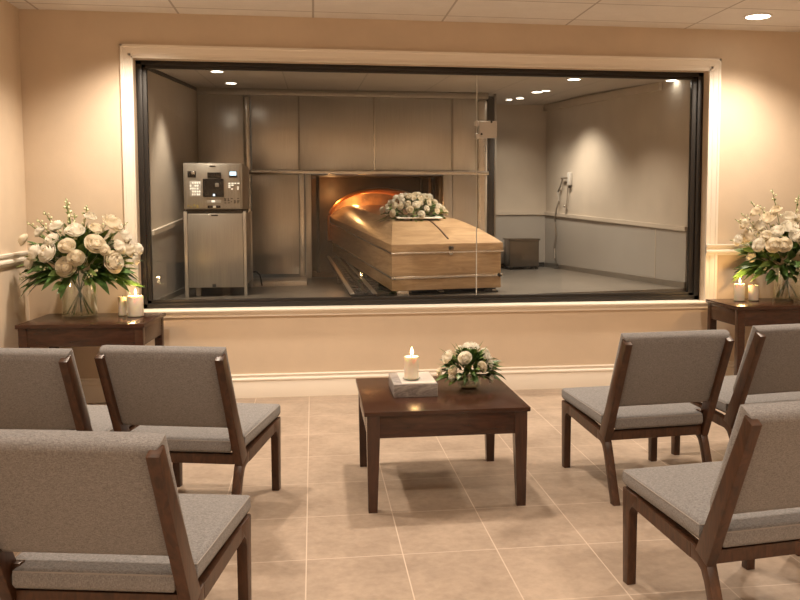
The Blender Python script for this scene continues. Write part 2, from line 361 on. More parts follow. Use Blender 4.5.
def run(name, A, B, n, z0, z1, m, label, cat, d=.03, dz=(0, 0)):       # slab along a wall run, n = into the room
    mb = MB(); A, B, n = Vector(A), Vector(B), Vector(n).normalized()
    v = []
    for (P, k) in ((A, 0), (B, 1)):
        for off in (0, d):
            q = P + n*off
            v += [mb.bm.verts.new((q.x, q.y, z0(P, k))), mb.bm.verts.new((q.x, q.y, z1(P, k)))]
    for f in ((0,1,3,2), (4,6,7,5), (0,4,5,1), (2,3,7,6), (0,2,6,4), (1,5,7,3)): mb.bm.faces.new([v[i] for i in f])
    bmesh.ops.recalc_face_normals(mb.bm, faces=mb.bm.faces)
    return struct(mb.build(name, m, smooth=False), label, cat)
ln = (LW1-LW0).normalized(); lnorm = Vector((ln.y, -ln.x)); rn = (RW1-RW0).normalized(); rnorm = Vector((-rn.y, rn.x))
fl = lambda P, k: fz(P.x); top = lambda P, k: 2.36
run('wall_left.001', LW0, LW1+ln*.3, -lnorm, fl, top, M['bwall'], 'plastered left wall of the cremation room beside the steel control cabinet', 'wall', .06)
run('wall_right.001', RW0, RW1, -rnorm, fl, top, M['bwall'], 'plastered right wall of the cremation room lit by a downlight', 'wall', .06)
run('wall_back.001', (1.55, 2.8), (2.42, 2.8), (0, 1), fl, top, M['bwall'], 'short plastered back wall of the cremation room right of the furnace', 'wall', .06)
lr = lambda P, k: (1.105, 1.225)[k]; rr = lambda P, k: (1.115, 1.213)[k]; rb = lambda P, k: 1.213
pl = lambda f, d: (lambda P, k: f(P, k)+d)
run('trim_9', LW0, LW1, lnorm, lr, pl(lr, .03), M['bwall'], 'chair rail on the left wall behind the glass', 'chair rail', .022)
run('trim_10', RW0, RW1, rnorm, rr, pl(rr, .032), M['bwall'], 'chair rail on the right wall behind the glass', 'chair rail', .022)
run('trim_11', (1.6, 2.8), (2.38, 2.8), (0, -1), rb, pl(rb, .032), M['bwall'], 'chair rail on the back wall behind the glass', 'chair rail', .022)
run('trim_12', LW0, LW1, lnorm, fl, lr, M['wains'], 'grey wainscot on the left wall behind the glass', 'wainscot', .008)
ws = run('trim_13', RW0, RW1, rnorm, fl, rr, M['wains'], 'grey wainscot on the right wall behind the glass', 'wainscot', .008)
run('trim_14', (1.6, 2.8), (2.38, 2.8), (0, -1), fl, rb, M['wains'], 'grey wainscot on the back wall behind the glass', 'wainscot', .008)
mm = RW0.lerp(RW1, .165); run('trim_15', mm, mm+rn*.008, rnorm, fl, lambda P, k: 1.125, M['bwall'], 'vertical joint in the grey right wainscot', 'joint strip', .011)
run('baseboard_right.001', RW0, RW1, rnorm, fl, pl(fl, .045), M['steel2'], 'narrow baseboard along the right wall behind the glass', 'baseboard', .02)
run('baseboard_left.001', LW0, LW1, lnorm, fl, pl(fl, .045), M['steel2'], 'narrow baseboard along the left wall behind the glass', 'baseboard', .02)
run('baseboard_back', (1.6, 2.8), (2.36, 2.8), (0, -1), fl, pl(fl, .045), M['dark'], 'dark baseboard on the back wall behind the glass', 'baseboard', .02)
cc = lambda P, k: (cz(WT), 2.32)[k]; cr0 = RW0.lerp(RW1, .15); cc2 = lambda P, k: (cz(cr0.y), 2.32)[k]
run('trim_16', cr0, RW1, rnorm, pl(cc2, -.06), cc2, M['bwall'], 'crown strip along the top of the right wall behind the glass', 'crown moulding', .03)
run('trim_17', LW0, LW1, lnorm, pl(cc, -.025), cc, M['dark'], 'dark strip along the top of the left wall behind the glass', 'crown moulding', .012)

# ------------------------------------------------------------------ cremation furnace
FY = 1.9
fu = thing('cremation_furnace', 'large stainless steel cremation furnace with glowing orange chamber', 'furnace', (.3, FY, .62))
def fl_(p): return Vector(p)-fu.location
def fb(name, lo, hi, m, bev=.004, d=None): return box(fl_(lo), fl_(hi), bev).build(name, M[m], fu)
ZT, ZL0, ZL1 = 2.262, 1.582, 1.617
OX0, OX1 = -.012, 1.167
fb('side_panel', (-.975, FY, .60), (-.590, FY+.04, ZT), 'steel')
fb('highlight_pilaster', (-.588, FY-.012, .60), (-.532, FY+.06, ZT), 'bright', .026)  # half-round polished shape made to draw a lamp-reflection streak
ux = [-.528, -.112, .549, 1.253, 1.470]
for a, b in zip(ux, ux[1:]): fb('upper_panel', (a+.006, FY, ZL1+.002), (b-.006, FY+.04, ZT-.002), 'steel')
for x in ux[1:-1]: fb('seam_strip', (x-.008, FY-.006, ZL1+.002), (x+.008, FY+.03, ZT-.002), 'bright' if x > .5 and x < .6 else 'steel2', .002)  # the middle seam is brighter steel, standing for a reflection streak
fb('corner_post', (1.476, FY-.01, .66), (1.578, FY+.06, ZT), 'bright', .035)  # rounded and polished so a bright reflection streak shows
fb('cornice', (-.975, FY-.025, ZT), (1.578, FY+.06, 2.318), 'steel2', .004)
fb('ledge', (-.528, FY-.035, ZL0), (1.582, FY+.02, ZL1), 'bright', .005)
fb('lower_panel', (-.528, FY, .70), (-.122, FY+.04, ZL0), 'steel')
fb('lower_panel', (1.252, FY, .66), (1.472, FY+.04, ZL0), 'steel')
fb('jamb', (-.118, FY-.018, .66), (-.072, FY+.04, ZL0), 'bright', .006)
fb('jamb', (-.066, FY-.010, .66), (OX0, FY+.08, ZL0), 'steel', .006)
fb('jamb', (OX1, FY-.014, .66), (1.248, FY+.08, ZL0), 'steel', .006)
fb('plinth', (-.54, FY-.42, .60), (-.055, FY, .672), 'steel', .006)
# throat: dark refractory box, back wall with an arched mouth, glowing vault behind it
TY, AX, AR, AZ, AH = 2.60, .660, .505, 1.15, .31
th = MB()
th.poly([fl_(p) for p in ((OX0, FY+.02, .62), (OX0, TY, .62), (OX0, TY, 1.575), (OX0, FY+.02, 1.575))])
th.poly([fl_(p) for p in ((OX1, FY+.02, .62), (OX1, FY+.02, 1.575), (OX1, TY, 1.575), (OX1, TY, .62))])
th.poly([fl_(p) for p in ((OX0, FY+.02, 1.575), (OX0, TY, 1.575), (OX1, TY, 1.575), (OX1, FY+.02, 1.575))])
th.poly([fl_(p) for p in ((OX0, FY+.02, .67), (OX1, FY+.02, .67), (OX1, TY, .67), (OX0, TY, .67))])
th.build('throat', M['soot'], fu, smooth=False)
def arch(k, y, g=0):                                    # k 0..1 from left foot over the top to the right foot
    n = [(AX-AR-g, .97)]
    n += [(AX-(AR+g)*math.cos(PI*i/28), AZ+(AH+g)*math.sin(PI*i/28)**.92) for i in range(29)]
    n += [(AX+AR+g, .97)]
    i = min(int(k*30), 29); t = k*30-i
    p = Vector(n[i]).lerp(Vector(n[i+1]), t); return fl_((p.x, y, p.y))
mw = MB()
def mouth(u, v):
    a = arch(u, TY); 
    i = u*30
    if i < 1: o = (OX0, .67+(1.05-.67)*i)
    elif i > 29: o = (OX1, .67+(1.05-.67)*(30-i))
    else:
        t = (i-1)/28
        o = (OX0, 1.05+(1.575-1.05)*t/.22) if t < .22 else ((OX0+(OX1-OX0)*(t-.22)/.56, 1.575) if t <= .78 else (OX1, 1.575-(1.575-1.05)*(t-.78)/.22))
    return a.lerp(fl_((o[0], TY, o[1])), v)
mw.grid(mouth, 30, 1); mw.build('mouth_wall', M['soot'], fu, smooth=False)
rim = MB(); rim.grid(lambda u, v: arch(u, TY-.03+.05*math.sin(v*PI*.5), .0 if v < .5 else -.0)+Vector((0, -.0, 0)), 30, 2)
rim.tube([arch(k/60, TY-.005, .006) for k in range(61)], .012, 8); rim.build('arch_rim', M['copper'], fu)
va = MB(); va.grid(lambda u, v: arch(u, TY+.005+1.5*v, 0), 30, 8); va.build('chamber_vault', M['brick'], fu)
for k in range(4):
    rb_ = MB(); rb_.tube([arch(i/40, TY+.22+.30*k, -.004) for i in range(2, 39)], .016, 6); rb_.build('lining_rib', M['copper'], fu)
low = MB(); low.poly([fl_(p) for p in ((OX0, TY, .67), (OX1, TY, .67), (OX1, TY, .97), (OX0, TY, .97))]); low.build('hearth_front', M['soot'], fu, smooth=False)
cb = MB(); cb.poly([arch(k/30, TY+1.5) for k in range(31)]); cb.poly([fl_(p) for p in ((AX-AR, TY, .97), (AX+AR, TY, .97), (AX+AR, TY+1.5, .97), (AX-AR, TY+1.5, .97))]); cb.build('chamber_lining', M['brick'], fu, smooth=False)
for x, c in ((1.01, 'dark'), (1.09, 'brick'), (1.13, 'dark')):
    fb('door_guide', (x, 2.30, .70), (x+.022, 2.34, 1.57), c, .003)
fb('door_guide', (.03, 2.0, .70), (.06, 2.05, 1.57), 'dark', .003)
point((AX-.15, 3.3, 1.30), 7, (1, .48, .16), .08)
point((.17, 2.46, 1.43), 1.7, (1, .50, .18), .03); point((.42, 2.85, 1.38), 1.6, (1, .50, .18), .03)  # first lamp is added in the throat, without a flame, for orange glow
# dark door post right of the furnace
dp = thing('door_post', 'dark door post with a pale edge at the right end of the steel furnace', 'door post', (1.62, 1.99, fz(1.62)))
g = 1.99
box((-.038, -.03, 0), (.030, .03, 1.63), .003).build('post', M['dark'], dp)
box((.031, -.03, 0), (.048, .03, 1.66), .002).build('edge_strip', M['steel2'], dp)

# ------------------------------------------------------------------ control cabinet
CY = .75
cxl, cxr, cz0 = -.948, -.520, fz(-.73)
cab = thing('control_cabinet', 'freestanding steel control cabinet with lit dials left of the furnace', 'control cabinet', (-.73, CY, cz0))
def cl(p): return Vector(p)-cab.location
def cbx(name, lo, hi, m, bev=.004, parent=cab):
    return box(cl(lo), cl(hi), bev).build(name, M[m], parent)
cbx('control_box', (cxl, CY, 1.279), (cxr, CY+.75, 1.622), 'steel2')
fp = cbx('face_plate', (cxl+.012, CY-.008, 1.290), (cxr-.02, CY, 1.612), 'steel3', .003)
cbx('lower_door', (cxl+.022, CY, .69), (cxr-.002, CY+.02, 1.243), 'steel3')
cbx('cabinet_body', (cxl+.02, CY+.02, .70), (cxr+.015, CY+.70, 1.250), 'steel2')
cbx('gap_rail', (cxl+.01, CY+.02, 1.243), (cxr-.01, CY+.6, 1.279), 'dark')
for (a, b, y) in ((cxl-.006, cxl+.020, CY), (cxr, cxr+.022, CY), (cxl-.006, cxl+.020, CY+.66), (cxr, cxr+.022, CY+.66)):
    cbx('leg', (a, y, fz(a)+.0), (b, y+.04, 1.262), 'steel', .003)
cbx('caster', (cxl+.06, CY+.08, fz(cxl+.06)), (cxl+.10, CY+.12, .69), 'grey', .01)
def face(name, x0, y0, x1, y1, m, t=.006, back=.008, bev=.002):
    p, q = at(x0, y0, Y=CY-back), at(x1, y1, Y=CY-back)
    return cbx(name, (p.x, CY-back-t, q.z), (q.x, CY-back, p.z), m, bev)
face('name_plate', 209.5, 165.5, 215.5, 166.8, 'dark')
face('switch', 187.5, 171, 196, 177.5, 'screen'); k = face('switch_key', 191.5, 171.5, 195, 174.5, 'bright', .012)
face('display_hood', 207.5, 172.5, 221, 178.5, 'screen', .02)
sc_ = face('monitor', 203, 178.8, 224, 197, 'screen', .026)
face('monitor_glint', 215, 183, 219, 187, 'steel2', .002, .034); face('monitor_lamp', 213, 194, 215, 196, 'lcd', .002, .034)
face('lcd_display', 229, 171, 237, 177.5, 'dark', .004); face('lcd_glass', 229.6, 171.6, 236.2, 175.5, 'lcd', .003, .012)
def keysblock(x0, y0, x1, y1, n, m, seed):
    r = random.Random(seed); mb = MB(); dx, dy = (x1-x0)/n, (y1-y0)/n
    for i in range(n):
        for j in range(n):
            if r.random() < .28: continue
            p, q = at(x0+(i+.12)*dx, y0+(j+.15)*dy, Y=CY-.010), at(x0+(i+.5+.4*r.random())*dx, y0+(j+.75)*dy, Y=CY-.010)
            mb.box(cl((p.x, CY-.014, q.z)), cl((q.x, CY-.008, p.z)), .001)
    return mb.build('lit_buttons', M[m], cab)
face('button_plate', 189.5, 181, 201.5, 196.5, 'grey', .002); keysblock(189.8, 181.5, 201, 196, 5, 'keys', 3)
keysblock(228, 182.5, 240, 190, 4, 'keys', 5); keysblock(229, 191, 239, 196, 4, 'steel2', 8)
face('indicator_row', 207, 200, 221, 203, 'grey', .003); face('indicator_lamp', 211.5, 200.2, 215, 202.2, 'keys', .003, .012)
face('meter', 207.5, 205.5, 220.5, 208, 'screen', .003); face('meter_label', 213, 205.7, 216, 207.8, 'white', .002, .012)
keysblock(224, 198, 240, 203.5, 5, 'dark', 11); keysblock(187, 204, 199, 208, 4, 'yellow', 13)
face('latch', 211, 214.5, 218, 216, 'dark', .004, 0); face('latch', 212.5, 284, 216, 287, 'dark', .006, 0)
cord = MB(); q = [at(x, y, Y=1.45) for x, y in ((250.5, 268), (252, 272), (256, 271.5), (260, 275), (262, 280))]
q[-1].z = fz(q[-1].x)+.012
tag(cord.tube(q, .007, 6).build('power_cord', M['rubber'], origin=q[0]), 'short black power cord hanging behind the control cabinet', 'cord')

# ------------------------------------------------------------------ casket
NL, NR, FL, FR = Vector((.560, .30)), Vector((1.388, .355)), Vector((.157, 2.75)), Vector((.895, 2.80))
CO = Vector((.97, .33, .645)); ZB, INC = .684, .180
def cpos(s, t, wz, out=0):                               # s across, t along (0 near), wz height above the casket bottom
    a, b = NL.lerp(FL, t), NR.lerp(FR, t); p = a.lerp(b, s)
    return Vector((p.x, p.y, ZB + INC*t + wz + .012*s)) - CO
ck = thing('casket', 'light oak casket with crowned lid sliding into the glowing furnace', 'casket', CO)
def slab(name, s0, s1, t0, t1, z0, z1, m, parent=ck, bev=.004, ext=0):
    mb = MB(); v = [mb.bm.verts.new(cpos(s, t, z)) for s, t, z in ((s0,t0,z0),(s1,t0,z0),(s1,t1,z0),(s0,t1,z0),(s0,t0,z1),(s1,t0,z1),(s1,t1,z1),(s0,t1,z1))]
    for f in ((3,2,1,0), (4,5,6,7), (0,1,5,4), (1,2,6,5), (2,3,7,6), (3,0,4,7)): mb.bm.faces.new([v[i] for i in f])
    if bev: bmesh.ops.bevel(mb.bm, geom=mb.bm.edges[:], offset=bev, segments=2, affect='EDGES', profile=.5)
    return mb.build(name, M[m], parent)
BH, FH, CH = .272, .068, .128
slab('body', .004, .992, .003, .998, 0, BH, 'oak')
slab('lid_rim', -.004, 1.004, -.003, 1, BH+.010, BH+FH, 'oak', bev=.006)
lidm = MB()
def lidz(s, t):
    ds = min(s, 1-s)*.82; dt = min(t*2.46/.62, (1-t)*2.46/.3); e = max(0, min(ds/.17, dt, 1.0))
    return BH+FH-.002 + CH*(1-(1-e)**1.55)
def ring(side, a, e):
    ds, d0, d1 = .17*e/.82, .62*e/2.46, .3*e/2.46
    c = [(ds, d0), (1-ds, d0), (1-ds, 1-d1), (ds, 1-d1)]; p, q = c[side], c[(side+1) % 4]
    return cpos(p[0]+(q[0]-p[0])*a, p[1]+(q[1]-p[1])*a, BH+FH-.002 + CH*(1-(1-e)**1.55))
for sd in range(4): lidm.grid(lambda u, v, sd=sd: ring(sd, u, v), 16, 14)
lidm.poly([ring(k, 0, 1) for k in range(4)])
lid = lidm.build('lid', M['oak'], ck, ang=14)
st = MB()                                                # dark seam strip down the middle of the lid
st.grid(lambda u, v: cpos(.535+.014*(u-.5), .03+.30*v, lidz(.535, .03+.30*v)+.004), 1, 24); 
so = st.build('seam_strip', M['walnut'], lid); so.modifiers.new('thick', 'SOLIDIFY').thickness = .006
slab('metal_band', -.006, 1.006, -.004, 1, BH-.002, BH+.011, 'bright', bev=.002)
slab('metal_band', -.004, 1.004, -.002, 1, .088, .106, 'bright', bev=.002)
slab('lid_clasp', .505, .545, -.010, 0, BH+.022, BH+.046, 'dark', bev=.002); slab('lid_clasp', .51, .54, -.008, 0, BH-.014, BH+.010, 'bright', bev=.002)
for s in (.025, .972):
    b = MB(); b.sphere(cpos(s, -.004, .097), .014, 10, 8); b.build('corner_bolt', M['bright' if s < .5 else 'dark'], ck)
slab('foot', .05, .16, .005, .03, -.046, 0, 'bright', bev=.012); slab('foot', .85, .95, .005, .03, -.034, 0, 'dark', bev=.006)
slab('foot', .05, .16, .42, .45, -.030, 0, 'dark'); slab('foot', .85, .95, .42, .45, -.030, 0, 'dark')

# roller conveyor that carries the casket
cvo = Vector((.7, .4, .64)); cv = thing('roller_conveyor', 'dark steel roller conveyor under the casket leading into the furnace', 'conveyor', cvo)
def vpos(s, t, wz):
    a, b = Vector((.262, .36)).lerp(Vector((.13, 2.55)), t), Vector((1.36, .36)).lerp(Vector((1.02, 2.55)), t); p = a.lerp(b, s)
    return Vector((p.x, p.y, .640+.016*s + .155*t + wz)) - cvo
def vslab(name, s0, s1, t0, t1, z0, z1, m, bev=.003):
    mb = MB(); v = [mb.bm.verts.new(vpos(s, t, z)) for s, t, z in ((s0,t0,z0),(s1,t0,z0),(s1,t1,z0),(s0,t1,z0),(s0,t0,z1),(s1,t0,z1),(s1,t1,z1),(s0,t1,z1))]
    for f in ((3,2,1,0), (4,5,6,7), (0,1,5,4), (1,2,6,5), (2,3,7,6), (3,0,4,7)): mb.bm.faces.new([v[i] for i in f])
    if bev: bmesh.ops.bevel(mb.bm, geom=mb.bm.edges[:], offset=bev, segments=1, affect='EDGES')
    return mb.build(name, M[m], cv)
vslab('bed', .0, 1.0, 0, 1, .004, .016, 'dark')
for s, m in ((.0, 'steel2'), (.09, 'dark'), (.15, 'steel2'), (.25, 'dark'), (.60, 'steel2'), (.96, 'steel2')): vslab('guide_rail', s, s+.03, 0, 1, .016, .030, m)
for k in range(16):
    t = .06+.058*k; b = MB(); b.tube([vpos(.05, t, .018), vpos(.30, t, .018)], .010, 8); b.build('roller', M['dark'], cv)
for s in (.03, .94):
    t = .55; mb = MB(); p = vpos(s, t, 0); z = fz(p.x+cvo.x)-cvo.z
    mb.box((p.x-.02, p.y-.02, z), (p.x+.02, p.y+.02, p.z+.008)); mb.build('leg', M['dark'], cv)

# ------------------------------------------------------------------ flowers
def rose_mesh(name, seed, mats, open_=1.0):
    r = random.Random(seed); mb = MB()
    layers = [(3, .30, .70, .1), (4, .48, .68, .25), (5, .68, .58, .5), (6, .86, .42, .8), (7, 1.0, .22, 1.0)]
    a0 = r.random()*6
    for li, (n, R, zt, lean) in enumerate(layers):
        for k in range(n):
            a = a0 + 2*PI*k/n + li*.7 + r.uniform(-.15, .15); W = PI/n*1.5; j = r.uniform(-.05, .05); lo = lean*open_
            def f(u, v, a=a, W=W, R=R, zt=zt, lo=lo, j=j):
                s = u*2-1; ph = v*PI*.5
                wd = (.45+.55*math.sin(PI*.5*min(1, v*1.5)))*(1-.45*max(0, (v-.75)/.25)*s*s)
                ang = a + s*W*wd
                rad = R*(.30+.70*math.sin(min(ph*1.25, PI*.62)))+ lo*.10*max(0, v-.7)/.3
                z = -.35*(1-v)*R + zt*(1-math.cos(ph*1.05))*1.0 + j*v - lo*.10*max(0, (v-.75)/.25) - .10*s*s*v
                return (rad*math.cos(ang), rad*math.sin(ang), z)
            mb.mi = 0; mb.grid(f, 6, 6)
    mb.mi = 0; mb.sphere((0, 0, .12), .50, 12, 8, (1, 1, .95))
    mb.mi = 1; mb.sphere((0, 0, .56), .10, 8, 6, (1, 1, .9))
    mb.mi = 2                                            # sepals
    mb.lathe([(0, -.30), (.18, -.22), (.30, -.05), (.34, .04)], 10)
    return mb.mesh(name, mats, ang=180)
ROSES = [rose_mesh('rose', i, [M['petal' if i % 3 else 'petal2'], M['heart'], M['stem']], .8+.15*i) for i in range(4)]
def mum_mesh(name, seed):
    r = random.Random(seed); mb = MB()
    for li, (n, R, z, tilt) in enumerate(((6, .35, .5, .55), (10, .6, .42, .42), (14, .85, .28, .25), (16, 1.0, .10, .02))):
        for k in range(n):
            a = 2*PI*(k+.5*(li % 2))/n+r.uniform(-.1, .1)
            mb.grid(lambda u, v, a=a, R=R, z=z, tilt=tilt: ((.1+R*v)*math.cos(a+(u-.5)*.34*math.sin(PI*(.2+.7*v))), (.1+R*v)*math.sin(a+(u-.5)*.34*math.sin(PI*(.2+.7*v))), z*v**.6+tilt*.3*v+.12*(u-.5)**2*4-.1), 2, 4)
    mb.mi = 1; mb.sphere((0, 0, .3), .16, 8, 6)
    mb.mi = 2; mb.lathe([(0, -.2), (.2, -.12), (.3, 0)], 8)
    return mb.mesh(name, [M['petal'], M['petal2'], M['stem']], ang=180)
MUM = mum_mesh('blossom', 2)
def leaf_into(mb, base, tip, wd, sag=.1, tw=0):
    base, tip = Vector(base), Vector(tip); d = tip-base; l = d.length
    side = d.cross(Vector((0, 0, 1))); side = side.normalized() if side.length > 1e-4 else Vector((1, 0, 0))
    side = (Matrix.Rotation(tw, 3, d.normalized()) @ side); up = side.cross(d).normalized()
    def f(u, v):
        s = u*2-1; w_ = wd*math.sin(PI*min(1, (.04+.96*v)))**.8
        return base + d*v + side*(s*w_) + up*(l*sag*math.sin(PI*v) - .25*wd*(1-abs(s))*math.sin(PI*v)) - Vector((0, 0, l*sag*1.3*v*v))
    mb.grid(f, 2, 6)
def aim(d): return Vector(d).to_track_quat('Z', 'Y').to_euler()

def bouquet(root, roses, nleaf, rleaf, seed, neck, zflat, fan, sprigs=(), leaf_w=.016, gyp=22, lim=None, emax=.95):
    """roses: list of (pos, radius, kind); neck = local point where all stems meet"""
    r = random.Random(seed); neck = Vector(neck)
    cen = Vector((0, 0, sum(p[0][2] for p in roses)/len(roses)))
    for p, rad, kd in roses:
        p = Vector(p); d = (p-neck); d = Vector((d.x*1.1, d.y*1.15, d.z*.8)).normalized()
        put('rose' if kd >= 0 else 'blossom', ROSES[kd % 4] if kd >= 0 else MUM, root, p, (Matrix.Rotation(r.random()*6.28, 3, d) @ d.to_track_quat('Z', 'Y').to_matrix()).to_euler(), rad)
    mb = MB()
    for k in range(nleaf):
        a = r.uniform(0, 2*PI); e = r.uniform(-.25, emax)
        d = Vector((math.cos(a)*math.cos(e)*fan[0], math.sin(a)*math.cos(e)*fan[1], math.sin(e)*fan[2]))
        b0 = neck + d*r.uniform(.35, .6); t0 = neck + d*r.uniform(.85, 1.12)
        mb.mi = 0 if r.random() < .6 else 1
        if lim and (t0.x < lim[0] or t0.y > lim[1]): continue
        leaf_into(mb, b0, t0, leaf_w*r.uniform(.7, 1.25), r.uniform(.05, .2), r.uniform(-.9, .9))
    for k in range(rleaf):                               # drooping collar of leaves
        a = 2*PI*k/rleaf + r.uniform(-.2, .2)
        d = Vector((math.cos(a)*fan[0], math.sin(a)*fan[1], 0))
        mb.mi = 0
        if lim and (neck.x+d.x*.98 < lim[0] or neck.y+d.y*.98 > lim[1]): continue
        leaf_into(mb, neck + d*.22 + Vector((0, 0, zflat)), neck + d*r.uniform(.8, .98) + Vector((0, 0, r.uniform(-.055, .03)*fan[2]/.2)), leaf_w*r.uniform(1.0, 1.5), .12, r.uniform(-.3, .3))
    mb.build('foliage', [M['leaf'], M['leaf2']], root, ang=180)
    for k in range(gyp):                                 # small filler blossoms on their own stalks
        mb = MB(); a = r.uniform(0, 2*PI); e = r.uniform(-.1, 1.2); s_ = r.uniform(.78, .98)
        c = neck + Vector((math.cos(a)*math.cos(e)*fan[0]*.9, math.sin(a)*math.cos(e)*fan[1]*.9, math.sin(e)*fan[2]))*s_
        if lim and (c.x < lim[0] or c.y > lim[1]): continue
        mb.mi = 1; mb.tube([neck.lerp(c, .5), c], .0013, 4)
        for q in range(5):
            w_ = c+Vector((r.uniform(-1, 1), r.uniform(-1, 1), r.uniform(-1, 1)))*.018
            mb.mi = 1; mb.tube([neck.lerp(c, .9), w_], .0008, 3); mb.mi = 0; mb.sphere(w_, r.uniform(.005, .008), 6, 4)
        mb.build('filler_sprig', [M['bud'], M['stem']], root, ang=180)
    for tip, n in sprigs:
        mb = MB(); tip = Vector(tip); b0 = neck + (tip-neck)*.15; mid = (b0+tip)/2 + Vector((0, 0, .03))
        pts = [b0.lerp(mid, t).lerp(mid.lerp(tip, t), t) for t in [i/10 for i in range(11)]]
        mb.mi = 1; mb.tube(pts, .0024, 5)
        for k in range(n):
            t = .55+.45*k/(n-1); i = t*10; p = pts[min(int(i), 9)].lerp(pts[min(int(i)+1, 10)], i-int(i))
            a = k*2.4; off = Vector((math.cos(a), math.sin(a), .7))*.019*(1.25-t*.5)
            mb.mi = 1; mb.tube([p, p+off], .0010, 4)
            mb.mi = 0; mb.sphere(p+off, .0085*(1.4-.6*t), 7, 5, (1, 1, 1.2))
        for k in range(3): mb.mi = 1; p = pts[4+k*2]; leaf_into(mb, p, p+Vector((math.cos(k*2.2), math.sin(k*2.2), .6))*.04, .007, .1)
        mb.build('sprig', [M['bud'], M['leaf2']], root, ang=180)

def pix_roses(cx, cyy, base, items, yc, ppm):            # front roses from the photo's layout, pushed to an ellipsoid
    return items

# ------------------------------------------------------------------ console tables
def console(label, x0, x1, y0, y1, h):
    c = thing('console_table', label, 'console table', ((x0+x1)/2, (y0+y1)/2, 0), 0, 'dark console tables beside the window')
    wx, wy = (x1-x0)/2, (y1-y0)/2
    box((-wx, -wy, h-.024), (wx, wy, h), .004).build('tabletop', M['mahog'], c)
    for sx_ in (-1, 1):
        for sy_ in (-1, 1):
            box((sx_*(wx-.012)-(.05 if sx_ > 0 else 0), sy_*(wy-.012)-(.05 if sy_ > 0 else 0), 0), (sx_*(wx-.012)+(.05 if sx_ < 0 else 0), sy_*(wy-.012)+(.05 if sy_ < 0 else 0), h-.024), .003).build('leg', M['mahog'], c)
    for y in (-1, 1): box((-wx+.062, y*(wy-.024)-.010, h-.134), (wx-.062, y*(wy-.024)+.010, h-.024), .002).build('apron', M['mahog'], c)
    for x in (-1, 1): box((x*(wx-.024)-.010, -wy+.062, h-.134), (x*(wx-.024)+.010, wy-.062, h-.024), .002).build('apron', M['mahog'], c)
    box((-wx+.062, -wy+.024, .085), (wx-.062, -wy+.050, .115), .003).build('stretcher', M['mahog'], c)
    return c
LCH, RCH = .607, .635
lc = console('dark wooden console table in the left corner under flowers and candles', -1.717, -.977, -.670, -.095, LCH); lc.rotation_euler = (0, 0, -.06)
console('dark wooden console table by the right wall under flowers and candles', 2.780, 3.62, -.60, -.10, RCH)

def vase(label, c, r, h, grp=None, water=.45, lip=1.04):
    v = thing('glass_vase', label, 'vase', c, 0, grp)
    mb = MB(); t = .004
    mb.lathe([(0, 0), (r*.96, 0), (r*.98, .006), (r, .03), (r*.97, h*.5), (r*lip, h), (r*lip-t, h), (r*.97-t, h*.5), (r-t, .034), (r*.9, .014), (0, .012)], 32)
    mb.build('body', M['vglass'], v)
    mb = MB(); mb.lathe([(0, .013), (r*.88, .015), (r-.006, .036), (r*.97-.006, h*water), (0, h*water)], 28); mb.build('water', M['water'], v)
    return v
def stems(root, neck, r, h, n, seed):
    q = random.Random(seed)
    for k in range(n):
        a = 2*PI*k/n+q.uniform(-.3, .3); b0 = Vector((math.cos(a)*r*.72, math.sin(a)*r*.72, .022)); b1 = Vector((math.cos(a+PI)*r*.6, math.sin(a+PI)*r*.6, h*1.02))
        MB().tube([b0, b0.lerp(b1, .5), b1, Vector(neck)+Vector((0, 0, .04))], .0045, 6).build('stem', M['stem'], root)

def big_bouquet(label, base, zt, seed, r, h, layout, ppm, cpx, sprig_px, vlabel):
    vase(vlabel, base, r, h, 'glass cylinder vases')
    b = thing('flower_bouquet', label, 'flower bouquet', base, 0, 'white rose bouquets in vases')
    neck = (0, 0, h-.01); q = random.Random(seed); items = []
    bp = Vector(base)
    for (px, py, rad) in layout:                        # front half: the roses the photo shows
        p0 = at(px, py, Y=bp.y); dx, dz = p0.x-bp.x, p0.z-(bp.z+h+.10)
        e = 1-(dx/.31)**2-(dz/.21)**2; y = -.22*math.sqrt(max(e, .02))
        p = at(px, py, Y=bp.y+y)
        items.append(((p.x-bp.x, y, p.z-bp.z), rad*.92/ppm, q.randrange(4)))
    for k in range(12):                                 # the far half, seen only between and from the side
        a = q.uniform(.15, PI-.15); e = q.uniform(.0, 1.0)
        items.append(((math.cos(a)*.26*math.cos(e), math.sin(a)*min(.20, -bp.y-.12)*math.cos(e), h+.06+.17*math.sin(e)), q.uniform(.042, .055), q.randrange(4)))
    sp_ = []
    for (px, py, n) in sprig_px:
        p = at(px, py, Y=bp.y+q.uniform(-.04, .06)); sp_.append((p-bp, n))
    bouquet(b, items, 230, 30, seed, neck, .02, (.38, .27, .33), sp_, .024, gyp=20, lim=(LX+.02-bp.x, -.03-bp.y), emax=1.45)
    stems(b, neck, r, h, 7, seed)
    return b
LB = at(80.5, 317, Z=LCH); RB = at(786.5, 300, Z=RCH)
Lroses = [(57, 227, 9), (75, 231, 10), (96, 229, 8), (112, 224, 12), (95, 244, 11), (48, 253, 11), (67, 246, 9), (76, 258, 9), (66, 267, 11), (113, 262, 12), (125, 236, 8), (128, 250, 9), (35, 252, 9), (30, 263, 8), (138, 249, 7), (90, 217, 7), (24, 240, 7), (52, 240, 8), (40, 232, 7), (104, 250, 7), (119, 247, 8), (135, 260, 6)]
Rroses = [(768, 219, 10), (789, 217, 9), (777, 232, 8), (760, 226, 8), (789, 227, 10), (749, 236, 9), (759, 245, 8), (774, 245, 9), (784, 245, 9), (739, 240, 7), (756, 212, 7), (776, 210, 7), (797, 236, 9), (800, 220, 9), (806, 244, 10), (812, 228, 10), (820, 240, 9), (826, 226, 8), (745, 224, 7), (766, 236, 7)]
